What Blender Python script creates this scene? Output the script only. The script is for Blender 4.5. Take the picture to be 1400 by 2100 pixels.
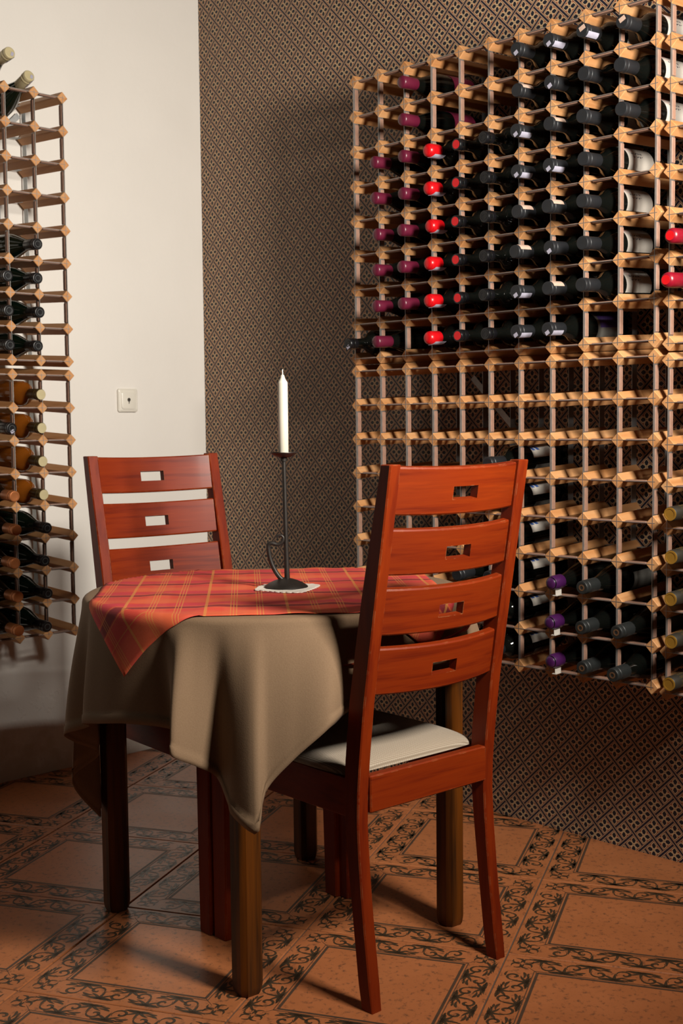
import bpy, math, random
from math import sin, cos, pi, radians, sqrt, atan2
from mathutils import Vector, Matrix
random.seed(7)
for o in list(bpy.data.objects): bpy.data.objects.remove(o)
C = bpy.context.scene.collection
SC = bpy.context.scene

# ---------------------------------------------------------------- camera
YAW, PITCH, ROLL, FPX = .7956, .0709, -.0101, 2563.5
CAM = Vector((3.5515, -2.8017, 1.13))
fw = Vector((-sin(YAW)*cos(PITCH), cos(YAW)*cos(PITCH), -sin(PITCH)))
rt = Vector((cos(YAW), sin(YAW), 0)); up = rt.cross(fw)
R2 = rt*cos(ROLL) + up*sin(ROLL); U2 = -rt*sin(ROLL) + up*cos(ROLL)
cd = bpy.data.cameras.new('camera'); co = bpy.data.objects.new('camera', cd); C.objects.link(co)
M = Matrix((R2, U2, -fw)).transposed().to_4x4(); M.translation = CAM; co.matrix_world = M
cd.sensor_fit = 'VERTICAL'; cd.sensor_height = 36; cd.lens = FPX*36/2100
cd.clip_start = .05; cd.clip_end = 50
cd.dof.use_dof = True; cd.dof.focus_distance = 2.75; cd.dof.aperture_fstop = 8
SC.camera = co

# ---------------------------------------------------------------- world, lights, exposure
w = bpy.data.worlds.new('world'); SC.world = w; w.use_nodes = True
w.node_tree.nodes['Background'].inputs[0].default_value = (.85, .72, .58, 1)
w.node_tree.nodes['Background'].inputs[1].default_value = .020
SC.view_settings.view_transform = 'Standard'; SC.view_settings.look = 'None'
SC.view_settings.gamma = 1; SC.view_settings.use_curve_mapping = False
SC.view_settings.exposure = 0.0
def area(name, loc, aim, sx, sy, watts, col, spread=180):
    l = bpy.data.lights.new(name, 'AREA'); l.shape = 'RECTANGLE'; l.size = sx; l.size_y = sy
    l.energy = watts; l.color = col; l.spread = radians(spread)
    o = bpy.data.objects.new(name, l); C.objects.link(o); o.location = loc
    o.rotation_euler = (Vector(aim) - Vector(loc)).to_track_quat('-Z', 'Y').to_euler()
    return o
area('key_light', (3.28, -1.05, 1.86), (.3, -.75, 1.6), .34, .42, 70, (1, .93, .83), 132)  # key area light from an unseen source, placed by the cast shadow directions

# ---------------------------------------------------------------- node helper
class N:
    def __init__(s, nt, sock): s.nt = nt; s.s = sock
    def _m(s, op, *a):
        n = s.nt.nodes.new('ShaderNodeMath'); n.operation = op
        for i, v in enumerate((s,) + a):
            if isinstance(v, N): s.nt.links.new(v.s, n.inputs[i])
            else: n.inputs[i].default_value = v
        return N(s.nt, n.outputs[0])
    def __add__(s, o): return s._m('ADD', o)
    __radd__ = __add__
    def __sub__(s, o): return s._m('SUBTRACT', o)
    def __mul__(s, o): return s._m('MULTIPLY', o)
    __rmul__ = __mul__
    def __rsub__(s, o): return (s*-1)+o
    def __truediv__(s, o): return s._m('DIVIDE', o)
    def __lt__(s, o): return s._m('LESS_THAN', o)
    def __gt__(s, o): return s._m('GREATER_THAN', o)
    def abs(s): return s._m('ABSOLUTE')
    def rnd(s): return s._m('ROUND')
    def fract(s): return s._m('FRACT')
    def mod(s, v): return s._m('FLOORED_MODULO', v)
    def max(s, o): return s._m('MAXIMUM', o)
    def min(s, o): return s._m('MINIMUM', o)
    def sin(s): return s._m('SINE')
def mat(name, col=(.5, .5, .5), rough=.5, metal=0, **kw):
    m = bpy.data.materials.new(name); m.use_nodes = True; nt = m.node_tree
    b = nt.nodes['Principled BSDF']
    b.inputs['Base Color'].default_value = (*col, 1); b.inputs['Roughness'].default_value = rough
    b.inputs['Metallic'].default_value = metal
    for k, v in kw.items(): b.inputs[k.replace('_', ' ')].default_value = v
    return m, nt, b
def mix(nt, f, a, b):
    n = nt.nodes.new('ShaderNodeMix'); n.data_type = 'RGBA'
    for i, v in ((0, f), (6, a), (7, b)):
        if isinstance(v, N): nt.links.new(v.s, n.inputs[i])
        elif isinstance(v, tuple): n.inputs[i].default_value = (*v[:3], 1)
        else: n.inputs[i].default_value = v
    return N(nt, n.outputs[2])
def coord(nt, kind='Object', scale=(1, 1, 1)):
    t = nt.nodes.new('ShaderNodeTexCoord'); mp = nt.nodes.new('ShaderNodeMapping')
    nt.links.new(t.outputs[kind], mp.inputs[0]); mp.inputs['Scale'].default_value = scale
    return N(nt, mp.outputs[0])
def sep(nt, v):
    n = nt.nodes.new('ShaderNodeSeparateXYZ'); nt.links.new(v.s, n.inputs[0])
    return [N(nt, o) for o in n.outputs]
def noise(nt, v, scale=5, detail=3, rough=.55, off=None):
    n = nt.nodes.new('ShaderNodeTexNoise'); nt.links.new(v.s, n.inputs['Vector'])
    n.inputs['Scale'].default_value = scale; n.inputs['Detail'].default_value = detail
    n.inputs['Roughness'].default_value = rough
    return N(nt, n.outputs['Fac'])
def ramp(nt, v, a, b):
    n = nt.nodes.new('ShaderNodeMapRange'); nt.links.new(v.s, n.inputs[0])
    n.inputs[1].default_value = a; n.inputs[2].default_value = b
    return N(nt, n.outputs[0])
def link(nt, v, sock): nt.links.new(v.s, sock)
def bump(nt, b, h, strength=.3, dist=.002):
    n = nt.nodes.new('ShaderNodeBump'); n.inputs['Strength'].default_value = strength
    n.inputs['Distance'].default_value = dist; link(nt, h, n.inputs['Height'])
    nt.links.new(n.outputs[0], b.inputs['Normal'])
def rnd_obj(nt):
    n = nt.nodes.new('ShaderNodeObjectInfo'); return N(nt, n.outputs['Random'])

# ---------------------------------------------------------------- materials
m_wall, nt, b = mat('cream_plaster', (.70, .60, .47), .85)
cv = coord(nt); x, y, z = sep(nt, cv)
n1 = noise(nt, cv, 3, 4); n2 = noise(nt, cv, 14, 4, .6); n3 = noise(nt, cv, 60, 3)
stain = ramp(nt, n2 + (z*-1.6), .62, .30) * 0 + ramp(nt, n2 - z*1.5, .28, .48)
basec = mix(nt, n1, (.60, .572, .53), (.67, .642, .60))
link(nt, mix(nt, stain*.3, basec, (.34, .25, .15)), b.inputs['Base Color'])
bump(nt, b, n3*.3 + n2*.8 + ramp(nt, n2 - z*.9, .33, .36)*.7, .35, .004)

m_ceil, nt, b = mat('dark_ceiling', (.07, .045, .03), .8)  # ceiling is out of view; coloured dark to cut bounced light

# patterned wallpaper: woven bars round squares, each with a four-petal flower
m_paper, nt, b = mat('woven_flower_wallpaper', (.5, .4, .3), .62)
cv = coord(nt); X, Y, Z = sep(nt, cv)
P_ = .0427; k = 1/(sqrt(2)*P_)
X0_, Z0_ = 1.599, .316
a = (X - X0_)*k + (Z - Z0_)*k + .5
c = (X - X0_)*k - (Z - Z0_)*k + .5
ra, rc = a.rnd(), c.rnd(); da, dc = (a - ra).abs(), (c - rc).abs()
par = (ra + rc).mod(2)                       # 0/1 on the chequerboard of crossings
par1 = par > .5
W = .064; Wl = .100
# bars along '/' lie on c = integer, bars along '\\' on a = integer
slash_c = (dc < W) * (1 - (da < Wl+.03)*par1)
back_c = (da < W) * (1 - (dc < Wl+.03)*(1-par1))
slash_l = (dc < Wl+.036) * (dc > Wl) * (1 - (da < Wl+.03)*par1)
back_l = (da < Wl+.036) * (da > Wl) * (1 - (dc < Wl+.03)*(1-par1))
navy = slash_c.max(back_c); red = slash_l.max(back_l)
fa = (a - a._m('FLOOR') - .5); fc = (c - c._m('FLOOR') - .5)
px = (fa + fc)*.7071; pz = (fa - fc)*.7071
ax, az = px.abs(), pz.abs()
def petal(u, v):
    du = (u - .250)/.158; dv = v/.112
    return ((du*du + dv*dv) < 1).max(((u - .27).abs()/.175 + v.abs()/.150) < 1)
pet = petal(ax, az).max(petal(az, ax))
dots = ((((fa.abs() - .335).abs() + fc.abs()) < .062).max(((fc.abs() - .335).abs() + fa.abs()) < .062))
ctr = (px*px + pz*pz) < .0012
nb = noise(nt, cv, 40, 2)
col = mix(nt, nb*.5, (.50, .335, .19), (.43, .28, .15))
col = mix(nt, dots, col, (.28, .05, .015)); col = mix(nt, pet, col, (.004, .006, .014))
col = mix(nt, ctr, col, (.17, .13, .05)); col = mix(nt, red, col, (.13, .030, .024)); col = mix(nt, navy, col, (.006, .005, .018))
link(nt, col, b.inputs['Base Color'])

# floor tile
m_tile, nt, b = mat('terracotta_tile', (.42, .16, .07), .32)
cv = coord(nt); n1 = noise(nt, cv, 6, 4, .6); n2 = noise(nt, cv, 70, 3, .7); rr = rnd_obj(nt)
cc = mix(nt, n1, (.29, .096, .033), (.49, .178, .066))
cc = mix(nt, rr*.35, cc, (.44, .13, .045))
cc = mix(nt, ramp(nt, n2, .54, .68)*.7, cc, (.09, .045, .026))
link(nt, cc, b.inputs['Base Color']); link(nt, .22 + n1*.28, b.inputs['Roughness'])
bump(nt, b, n2 + n1, .12, .001)
m_orn, nt, b = mat('sunk_ornament_glaze', (.07, .048, .03), .38)
cv = coord(nt); link(nt, mix(nt, noise(nt, cv, 25), (.032, .022, .013), (.075, .046, .024)), b.inputs['Base Color'])
m_groove, nt, b = mat('tile_frame_line', (.14, .08, .05), .5)
cv = coord(nt); link(nt, mix(nt, noise(nt, cv, 25), (.045, .028, .018), (.10, .055, .032)), b.inputs['Base Color'])
m_grout, nt, b = mat('grout', (.15, .11, .08), .9)
cv = coord(nt); link(nt, mix(nt, noise(nt, cv, 9), (.05, .036, .026), (.13, .10, .075)), b.inputs['Base Color'])

def wood(name, c1, c2, c3, rough, gscale, coat=0, rnd=.5, spec=.17, wear=0):
    m, nt, b = mat(name, c1, rough)
    cv = coord(nt, 'Object', gscale); r = rnd_obj(nt)
    ad = nt.nodes.new('ShaderNodeVectorMath'); ad.operation = 'ADD'
    cb = nt.nodes.new('ShaderNodeCombineXYZ'); link(nt, r*37, cb.inputs[0]); link(nt, r*17, cb.inputs[2])
    nt.links.new(cv.s, ad.inputs[0]); nt.links.new(cb.outputs[0], ad.inputs[1]); v = N(nt, ad.outputs[0])
    g = noise(nt, v, 1, 4, .6); g2 = noise(nt, v, 3.3, 3, .6)
    rings = ((g*22).sin()*.5 + .5)
    base = mix(nt, ramp(nt, g, .35, .65), c1, c2)
    base = mix(nt, rings*.35*ramp(nt, g2, .3, .7), base, c3)
    base = mix(nt, r*rnd, base, c2)
    link(nt, base, b.inputs['Base Color'])
    b.inputs['Coat Weight'].default_value = coat; b.inputs['Coat Roughness'].default_value = .18
    b.inputs['Specular IOR Level'].default_value = spec
    if wear:
        bv = nt.nodes.new('ShaderNodeBevel'); bv.samples = 4; bv.inputs[0].default_value = .0022
        ge = nt.nodes.new('ShaderNodeNewGeometry'); vd = nt.nodes.new('ShaderNodeVectorMath'); vd.operation = 'DOT_PRODUCT'
        nt.links.new(bv.outputs[0], vd.inputs[0]); nt.links.new(ge.outputs['Normal'], vd.inputs[1])
        ed = N(nt, vd.outputs['Value']); wn = noise(nt, coord(nt), 38, 3, .7)
        link(nt, mix(nt, ramp(nt, ed, .97, .86)*ramp(nt, wn, .50, .62)*wear, base, (.42, .22, .09)), b.inputs['Base Color'])
    bump(nt, b, g2, .08, .001)
    return m
m_pine = wood('rack_pine', (.50, .285, .135), (.40, .18, .065), (.24, .085, .025), .5, (42, 3, 42), 0, .55)
m_cherry = wood('cherry_varnish', (.185, .0205, .0010), (.115, .0095, .0006), (.05, .004, .0005), .5, (10, 2.5, 60), .05, .12, wear=.6)
m_cherry_v = wood('cherry_varnish_upright', (.185, .0205, .0010), (.115, .0095, .0006), (.05, .004, .0005), .5, (30, 30, 3), .05, .12, wear=.6)
m_leg = wood('stained_pine_leg', (.14, .038, .003), (.018, .008, .003), (.008, .004, .002), .42, (34, 34, 1.6), .1, .2)
m_dark, nt, b = mat('shoe_black', (.02, .017, .015), .6)
m_steel, nt, b = mat('galvanised_steel', (.40, .38, .36), .34, .85)
cv = coord(nt); link(nt, .22 + noise(nt, cv, 120, 2)*.35, b.inputs['Roughness'])
m_zinc, nt, b = mat('back_zinc_strip', (.30, .31, .31), .5, .6)
cv = coord(nt); link(nt, mix(nt, noise(nt, cv, 90), (.22, .23, .23), (.42, .43, .43)), b.inputs['Base Color'])
m_spacer, nt, b = mat('brown_spacer', (.36, .215, .155), .62)
cv = coord(nt); link(nt, mix(nt, noise(nt, cv, 80), (.17, .085, .055), (.28, .165, .12)), b.inputs['Base Color'])
def simple(name, col, rough=.5, metal=0, var=.15, sc=40, **kw):
    m, nt, b = mat(name, col, rough, metal, **kw)
    cv = coord(nt); n = noise(nt, cv, sc, 3)
    link(nt, mix(nt, n, tuple(v*(1-var) for v in col), tuple(min(1, v*(1+var)) for v in col)), b.inputs['Base Color'])
    return m
m_glass = simple('dark_bottle_glass', (.0025, .003, .0025), .06, 0, .2, Specular_IOR_Level=.4)
m_glassbrown = simple('brown_bottle_glass', (.006, .0035, .002), .07, 0, .2)
m_glassgreen = simple('green_bottle_glass', (.003, .007, .004), .10, 0, .2)
m_amber = simple('amber_wine_glass', (.30, .085, .008), .08, 0, .25, 12, Transmission_Weight=.5, IOR=1.3)
F = {}
F['maroon'] = simple('maroon_foil', (.085, .006, .021), .35)
F['redwax'] = simple('red_wax', (.42, .003, .006), .30, 0, .08)
F['grey'] = simple('slate_grey_foil', (.011, .012, .014), .42, .1)
F['purple'] = simple('purple_wax', (.040, .006, .052), .32)
F['pattern'] = simple('grey_damask_foil', (.014, .016, .016), .45, .1)
F['black'] = simple('black_cap', (.004, .004, .005), .3)
F['gold'] = simple('dark_olive_foil', (.020, .017, .012), .5)
F['pinkred'] = simple('crimson_foil', (.17, .003, .012), .33, 0, .1)
F['cream'] = simple('cream_gold_foil', (.44, .38, .22), .38, .15)
F['copper'] = simple('copper_foil', (.42, .15, .05), .35, .55)
F['brass'] = simple('brass_foil', (.30, .20, .06), .35, .6)
m_goldm = simple('gold_print', (.34, .21, .05), .4, .5)
m_goldend = simple('gold_cap_end', (.30, .16, .022), .4, .4)
m_bronze = simple('bronze_emboss', (.16, .085, .045), .4, .5)
m_silver = simple('grey_emboss', (.05, .056, .056), .4, .3)
m_white = simple('white_label', (.42, .39, .35), .6, 0, .05)
m_band = simple('tax_band', (.40, .28, .22), .6, 0, .25, 160)
m_band2 = simple('pale_tax_band', (.30, .29, .36), .5, 0, .18, 160)
m_ink = simple('label_ink', (.03, .03, .05), .6)
m_blueink = simple('blue_ink', (.02, .06, .22), .6)
m_pinkink = simple('pink_seal', (.55, .30, .28), .6)
m_mlabel = simple('maroon_label', (.20, .015, .05), .5)
m_plabel = simple('purple_label', (.055, .03, .14), .5)
m_ylabel = simple('yellow_label', (.75, .42, .03), .5)
m_greylab = simple('grey_label', (.16, .155, .14), .6)
m_wax = simple('ivory_candle_wax', (.56, .53, .44), .45, 0, .03, 20, Subsurface_Weight=.25, Subsurface_Scale=.01)
m_wick = simple('white_wick', (.8, .78, .7), .8)
m_iron = simple('black_wrought_iron', (.022, .018, .015), .45, .4, .4, 60)
m_doily, nt, b = mat('lace_doily', (.66, .60, .53), .9)
cv = coord(nt); bump(nt, b, noise(nt, cv, 300, 2), .7, .002)
m_plastic = simple('cream_plastic', (.62, .59, .52), .3, 0, .03)
m_hole = simple('socket_hole', (.03, .022, .015), .7)

m_cloth, nt, b = mat('taupe_tablecloth', (.20, .145, .085), .9)
cv = coord(nt); n1 = noise(nt, cv, 450, 2); n2 = noise(nt, cv, 5, 2)
link(nt, mix(nt, n1, (.14, .082, .042), (.20, .126, .070)), b.inputs['Base Color']); bump(nt, b, n1, .25, .001)

m_seat, nt, b = mat('woven_seat_fabric', (.5, .42, .3), .75, Sheen_Weight=.2)
cv = coord(nt); x, y, z = sep(nt, cv)
s1 = ((x*2500 + (y*2300).sin()*.9).sin()*.5+.5); s2 = ((y*2300).sin()*.5+.5)
wv = s1*s2
link(nt, mix(nt, wv, (.20, .15, .10), (.60, .51, .40)), b.inputs['Base Color']); bump(nt, b, wv, .5, .0015)

# plaid from the topper's own flat coordinates (uv in metres from its centre)
m_plaid, nt, b = mat('red_plaid_cotton', (.6, .1, .05), .85)
uvn = nt.nodes.new('ShaderNodeUVMap'); uvn.uv_map = 'flat'
u, v, _ = sep(nt, N(nt, uvn.outputs[0]))
def bandf(t, period, c0, half): return ((((t - c0)/period - ((t - c0)/period).rnd()).abs())*period) < half
def soft(t, period, c0, half, w_):
    d = (((t - c0)/period - ((t - c0)/period).rnd()).abs())*period
    return ramp(nt, d, half+w_, half-w_)
nn = noise(nt, N(nt, uvn.outputs[0]), 12, 2)
col = mix(nt, nn, (.50, .036, .018), (.58, .055, .028))
col = mix(nt, soft(v, .185, .170, .026, .004)*.75, col, (.58, .105, .030))
col = mix(nt, soft(u, .165, .09, .024, .004)*.28, col, (.62, .12, .05))
col = mix(nt, soft(u, .165, .0, .030, .004)*.35, col, (.40, .022, .035))
col = mix(nt, soft(v, .185, .080, .0125, .002)*.9, col, (.17, .010, .014))
col = mix(nt, soft(v, .185, .040, .018, .003)*.6, col, (.44, .022, .045))
yl = bandf(v, .185, .064, .0011).max(bandf(v, .185, .096, .0011)).max(bandf(v, .185, .135, .0011))
col = mix(nt, yl*.6, col, (.50, .22, .04))
yl = bandf(u, .165, .030, .0030)
for dd in (-.062, -.056, -.050, .050, .056, .062): yl = yl.max(bandf(u, .165, .030+dd, .0010))
col = mix(nt, yl*.6, col, (.55, .24, .045))
link(nt, col, b.inputs['Base Color']); 
th = ((u*3000).sin()*(v*3000).sin()); bump(nt, b, th, .2, .0006)

# ---------------------------------------------------------------- mesh helpers
class MB:
    def __init__(s): s.v = []; s.f = []; s.uv = None
    def add(s, vs, fs):
        n = len(s.v); s.v += [tuple(p) for p in vs]; s.f += [tuple(i+n for i in f) for f in fs]; return s
    def box(s, x0, x1, y0, y1, z0, z1, ch=0):
        if ch <= 0:
            vs = [(x, y, z) for z in (z0, z1) for y in (y0, y1) for x in (x0, x1)]
            return s.add(vs, [(0, 2, 3, 1), (4, 5, 7, 6), (0, 1, 5, 4), (2, 6, 7, 3), (0, 4, 6, 2), (1, 3, 7, 5)])
        def sec(x0, x1, y0, y1, z, c):
            return [(x0+c, y0, z), (x1-c, y0, z), (x1, y0+c, z), (x1, y1-c, z), (x1-c, y1, z), (x0+c, y1, z), (x0, y1-c, z), (x0, y0+c, z)]
        return s.loft([sec(x0+ch, x1-ch, y0+ch, y1-ch, z0, ch*.5), sec(x0, x1, y0, y1, z0+ch, ch), sec(x0, x1, y0, y1, z1-ch, ch), sec(x0+ch, x1-ch, y0+ch, y1-ch, z1, ch*.5)])
    def loft(s, secs, cap=True):
        n = len(secs[0]); vs = [p for q in secs for p in q]; fs = []
        for i in range(len(secs)-1):
            for j in range(n):
                k = (j+1) % n; fs.append((i*n+j, i*n+k, (i+1)*n+k, (i+1)*n+j))
        if cap: fs += [tuple(range(n-1, -1, -1)), tuple((len(secs)-1)*n + j for j in range(n))]
        return s.add(vs, fs)
    def tube(s, pts, r, n=10, cap=True):
        pts = [Vector(p) for p in pts]; secs = []; prev = None
        for i, p in enumerate(pts):
            d = (pts[min(i+1, len(pts)-1)] - pts[max(i-1, 0)]).normalized()
            if prev is None: a_ = d.orthogonal().normalized()
            else: a_ = (prev - d*prev.dot(d)).normalized()
            prev = a_; b_ = d.cross(a_); rr = r[i] if isinstance(r, (list, tuple)) else r
            secs.append([p + (a_*cos(t) + b_*sin(t))*rr for t in [2*pi*k/n for k in range(n)]])
        return s.loft(secs, cap)
    def lathe(s, prof, n=28, axis='y'):
        secs = []
        for h, r in prof:
            q = []
            for k in range(n):
                t = 2*pi*k/n
                q.append((r*cos(t), h, r*sin(t)) if axis == 'y' else (r*cos(t), r*sin(t), h))
            secs.append(q)
        return s.loft(secs)
def build(name, mb, m, parent=None, smooth=None, recalc=True):
    me = bpy.data.meshes.new(name); me.from_pydata(mb.v, [], mb.f); me.validate()
    if mb.uv:
        uvl = me.uv_layers.new(name='flat')
        for lp in me.loops: uvl.data[lp.index].uv = mb.uv[lp.vertex_index]
    if recalc:
        import bmesh
        bm = bmesh.new(); bm.from_mesh(me); bmesh.ops.recalc_face_normals(bm, faces=bm.faces); bm.to_mesh(me); bm.free()
    if smooth is not None:
        me.polygons.foreach_set('use_smooth', [True]*len(me.polygons))
        me.set_sharp_from_angle(angle=radians(smooth))
    me.materials.append(m)
    return obj(name, me, parent)
def obj(name, me, parent=None):
    o = bpy.data.objects.new(name, me); C.objects.link(o)
    if parent: o.parent = parent
    return o
def thing(name, label, cat, loc=(0, 0, 0), rz=0, group=None):
    o = bpy.data.objects.new(name, None); C.objects.link(o); o.location = loc; o.rotation_euler = (0, 0, rz)
    o.empty_display_size = .05
    return tag(o, label, cat, group)
def tag(o, label, cat, group=None):
    o['label'] = label; o['category'] = cat
    if group: o['group'] = group
    return o

# ---------------------------------------------------------------- room shell
def struct(o): o['kind'] = 'structure'; return o
struct(build('wall_right', MB().box(-.12, 6.6, 0, .12, -.05, 2.95), m_paper))
struct(build('wall_left', MB().box(-.12, 0, -5.0, -.0005, -.05, 2.95), m_wall))
struct(build('ceiling', MB().box(-.12, 6.6, -5.0, .12, 2.95, 3.05), m_ceil))

# floor: grout bed with embossed terracotta tiles as its parts
fl = struct(build('floor', MB().box(-.1, 6.6, -5.0, .1, -.06, -.0035), m_grout))
TH, TS = .4783, .45358; TO = Vector((.52703, -.96909))
te1 = Vector((cos(TH), sin(TH))); te2 = Vector((sin(TH), -cos(TH)))
h = TS/2 - .0016; BW = .165*TS
def tile_mb():
    mb = MB()
    s_ = lambda q, z: [(-q, -q, z), (q, -q, z), (q, q, z), (-q, q, z)]
    return mb.loft([s_(h, -.012), s_(h, -.0015), s_(h-.0018, 0)])
ZO = .00035
def stroke(mb, pts, w0, w1=None, tip=True):
    n = len(pts); L = []; w1 = w0 if w1 is None else w1
    for i, p in enumerate(pts):
        a_ = Vector(pts[max(0, i-1)]); b_ = Vector(pts[min(n-1, i+1)]); d = (b_-a_)
        if d.length < 1e-9: d = Vector((1, 0))
        d.normalize(); nrm = Vector((-d.y, d.x)); t = i/(n-1); wd = (w0 + (w1-w0)*t)*(1.22 if tip else 1)
        if tip: wd *= min(1, .25 + 3*min(t, 1-t))
        L.append((Vector(p) + nrm*wd, Vector(p) - nrm*wd))
    vs = [(q.x, q.y, ZO) for pr in L for q in pr]
    mb.add(vs, [(2*i, 2*i+1, 2*i+3, 2*i+2) for i in range(n-1)])
def ornament_mb():
    mb = MB(); L = TS - 2*BW; mid = h - BW/2
    def place(side, s, t):                       # s along the band, t across it (+ outwards)
        p = Vector((s, -(mid + t)))
        a_ = side*pi/2; return Vector((p.x*cos(a_) - p.y*sin(a_), p.x*sin(a_) + p.y*cos(a_)))
    A = BW*.5 - .0085
    for side in range(4):
        nH = 6; wl = L/nH
        def comma(s0, t0, ang, ln, curl, w_, f):
            pts = []; x_, y_, a2 = s0, t0, ang
            for i in range(8):
                pts.append(place(side, x_, f*max(-A-.003, min(A+.003, y_)))); x_ += cos(a2)*ln/7; y_ += sin(a2)*ln/7; a2 += curl/7
            n0 = len(mb.v); stroke(mb, pts, w_*1.15, w_*.30)
        for kx in range(nH):
            s0 = -L/2 + (kx+.5)*wl; f = 1 if kx % 2 == 0 else -1
            pts = []                                  # curled scroll
            for i in range(16):
                t = i/15; ang = -.6 + t*6.6; r = (.0165*(1-t)**.8 + .0015)
                pts.append(place(side, s0 + .004 + r*cos(ang), f*(.006 + r*sin(ang))))
            stroke(mb, pts, .0018, .0030)
            rs, rt_ = s0 + wl*.46, -A                 # acanthus fan rooted on the band edge
            for ang, ln, cu, w_ in ((1.57, .034, .0, .0034), (1.05, .034, -.9, .0034), (2.10, .034, .9, .0034), (.55, .030, -1.2, .0032), (2.6, .030, 1.2, .0032), (.12, .024, -.5, .0026), (3.0, .024, .5, .0026)):
                comma(rs, rt_+.002, ang, ln, cu, w_, f)
            comma(s0 - .020, -.010, -.5, .030, .9, .0030, f); comma(s0 - .016, -.021, .1, .024, -.6, .0026, f)
            comma(s0 + .004, .024, 2.9, .022, .8, .0024, f)
        # corner flower
        cx = -(h - BW/2)
        for ang in range(4):
            for sg in (-1, 1):
                pts = []
                for i in range(8):
                    t = i/7; r = .004 + .022*t; a2 = ang*pi/2 + pi/4 + sg*(.15 + .55*sin(pi*t))
                    pts.append(place(side, cx + r*cos(a2), r*sin(a2)))
                stroke(mb, pts, .0020)
    return mb
def frame_mb():
    mb = MB(); q = h - BW
    for a_ in range(4):
        for (d, wd) in ((0, .0030), (.0075, .0010)):
            r = q + d
            p = [Vector((-r, -r)), Vector((r, -r))]
            c_, s_ = cos(a_*pi/2), sin(a_*pi/2)
            stroke(mb, [Vector((v.x*c_ - v.y*s_, v.x*s_ + v.y*c_)) for v in p], wd, tip=False)
        r0 = h - .006
        p = [Vector((-r0, -r0)), Vector((-(q+.02), -(q+.02))), Vector((-q, -q))]
        p2 = [Vector((-r0, -r0)) * .0 + v for v in p]
        # mitre stroke between the bands
        mid_ = (p[0]+p[2])/2
        stroke(mb, [Vector((v.x*c_ - v.y*s_, v.x*s_ + v.y*c_)) for v in (p[2], p[2]*.65+p[0]*.35)], .0026, .0012)
    return mb
import bmesh
t_me = build('tile', tile_mb(), m_tile).data; o_me = build('ornament', ornament_mb(), m_orn).data; f_me = build('frame_line', frame_mb(), m_groove).data
for o in [o for o in C.objects if o.name in ('tile', 'ornament', 'frame_line')]: bpy.data.objects.remove(o)
def clipped(me, M4):
    bm = bmesh.new(); bm.from_mesh(me); Mi = M4.inverted()
    for pco, pno in ((Vector((.001, 0, 0)), Vector((-1, 0, 0))), (Vector((0, -.001, 0)), Vector((0, 1, 0)))):
        lc = Mi @ pco; ln = (Mi.to_3x3() @ pno).normalized()
        g = bm.verts[:] + bm.edges[:] + bm.faces[:]
        bmesh.ops.bisect_plane(bm, geom=g, plane_co=lc, plane_no=ln, clear_outer=True)
    if not bm.faces: bm.free(); return None
    m2 = me.copy(); bm.to_mesh(m2); bm.free(); return m2
for ia in range(-4, 11):
    for ib in range(-8, 9):
        c2 = TO + te1*TS*(ia+.5) + te2*TS*(ib+.5)
        cr = [c2 + te1*sx*TS/2 + te2*sy*TS/2 for sx in (-1, 1) for sy in (-1, 1)]
        if all(p.x < 0.02 for p in cr) or all(p.y > -.02 for p in cr): continue
        if c2.x > 3.9 or c2.y < -3.3 or c2.x < -.3 or c2.y > .3: continue
        dv = Vector((c2.x, c2.y, 0)) - CAM; dep = dv.dot(fw)
        if dep < .5 or abs(dv.dot(R2)/dep*FPX) > 1250 or -dv.dot(U2)/dep*FPX > 1500: continue
        ang = (random.randint(0, 3))*pi/2
        M4 = Matrix.Translation((c2.x, c2.y, random.uniform(-.0003, .0003))) @ Matrix.Rotation(TH + ang, 4, 'Z')
        cross = any(p.x < .002 or p.y > -.002 for p in cr)
        ms = [clipped(m_, M4) if cross else m_ for m_ in (t_me, o_me, f_me)]
        if ms[0] is None: continue
        t_ = obj('tile', ms[0], fl); t_.matrix_local = M4
        if ms[1]:
            oo = obj('ornament', ms[1], t_); oo['kind'] = 'stuff'
        if ms[2]: obj('frame_line', ms[2], t_)

# ---------------------------------------------------------------- socket on the left wall
sk = thing('wall_socket', 'cream plastic wall socket with small dark keyhole on plain wall', 'socket', (0.0, -.3375, 1.2145), 0)
def rrect(wy, wz, r, x, n=6):
    q = []
    for cy, cz, a0 in ((wy-r, wz-r, 0), (-wy+r, wz-r, pi/2), (-wy+r, -wz+r, pi), (wy-r, -wz+r, 1.5*pi)):
        for i in range(n+1):
            t = a0 + i*pi/2/n; q.append((x, cy + r*cos(t), cz + r*sin(t)))
    return q
mb = MB(); mb.loft([rrect(.0395, .0395, .008, .0), rrect(.0395, .0395, .008, .007), rrect(.036, .036, .008, .0105)])
build('plate', mb, m_plastic, sk, 40)
mb = MB(); mb.loft([rrect(.028, .030, .009, .0105), rrect(.028, .030, .009, .013), rrect(.026, .028, .008, .0142)]); build('raised_center', mb, m_plastic, sk, 40)
mb = MB(); mb.loft([[(.0142, .0065*cos(t), .0065*sin(t)+.002) for t in [2*pi*i/16 for i in range(16)]], [(.0149, .006*cos(t), .006*sin(t)+.002) for t in [2*pi*i/16 for i in range(16)]]])
mb.box(.0142, .0149, -.0015, .0015, -.011, -.003); build('keyhole', mb, m_hole, sk)

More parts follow.
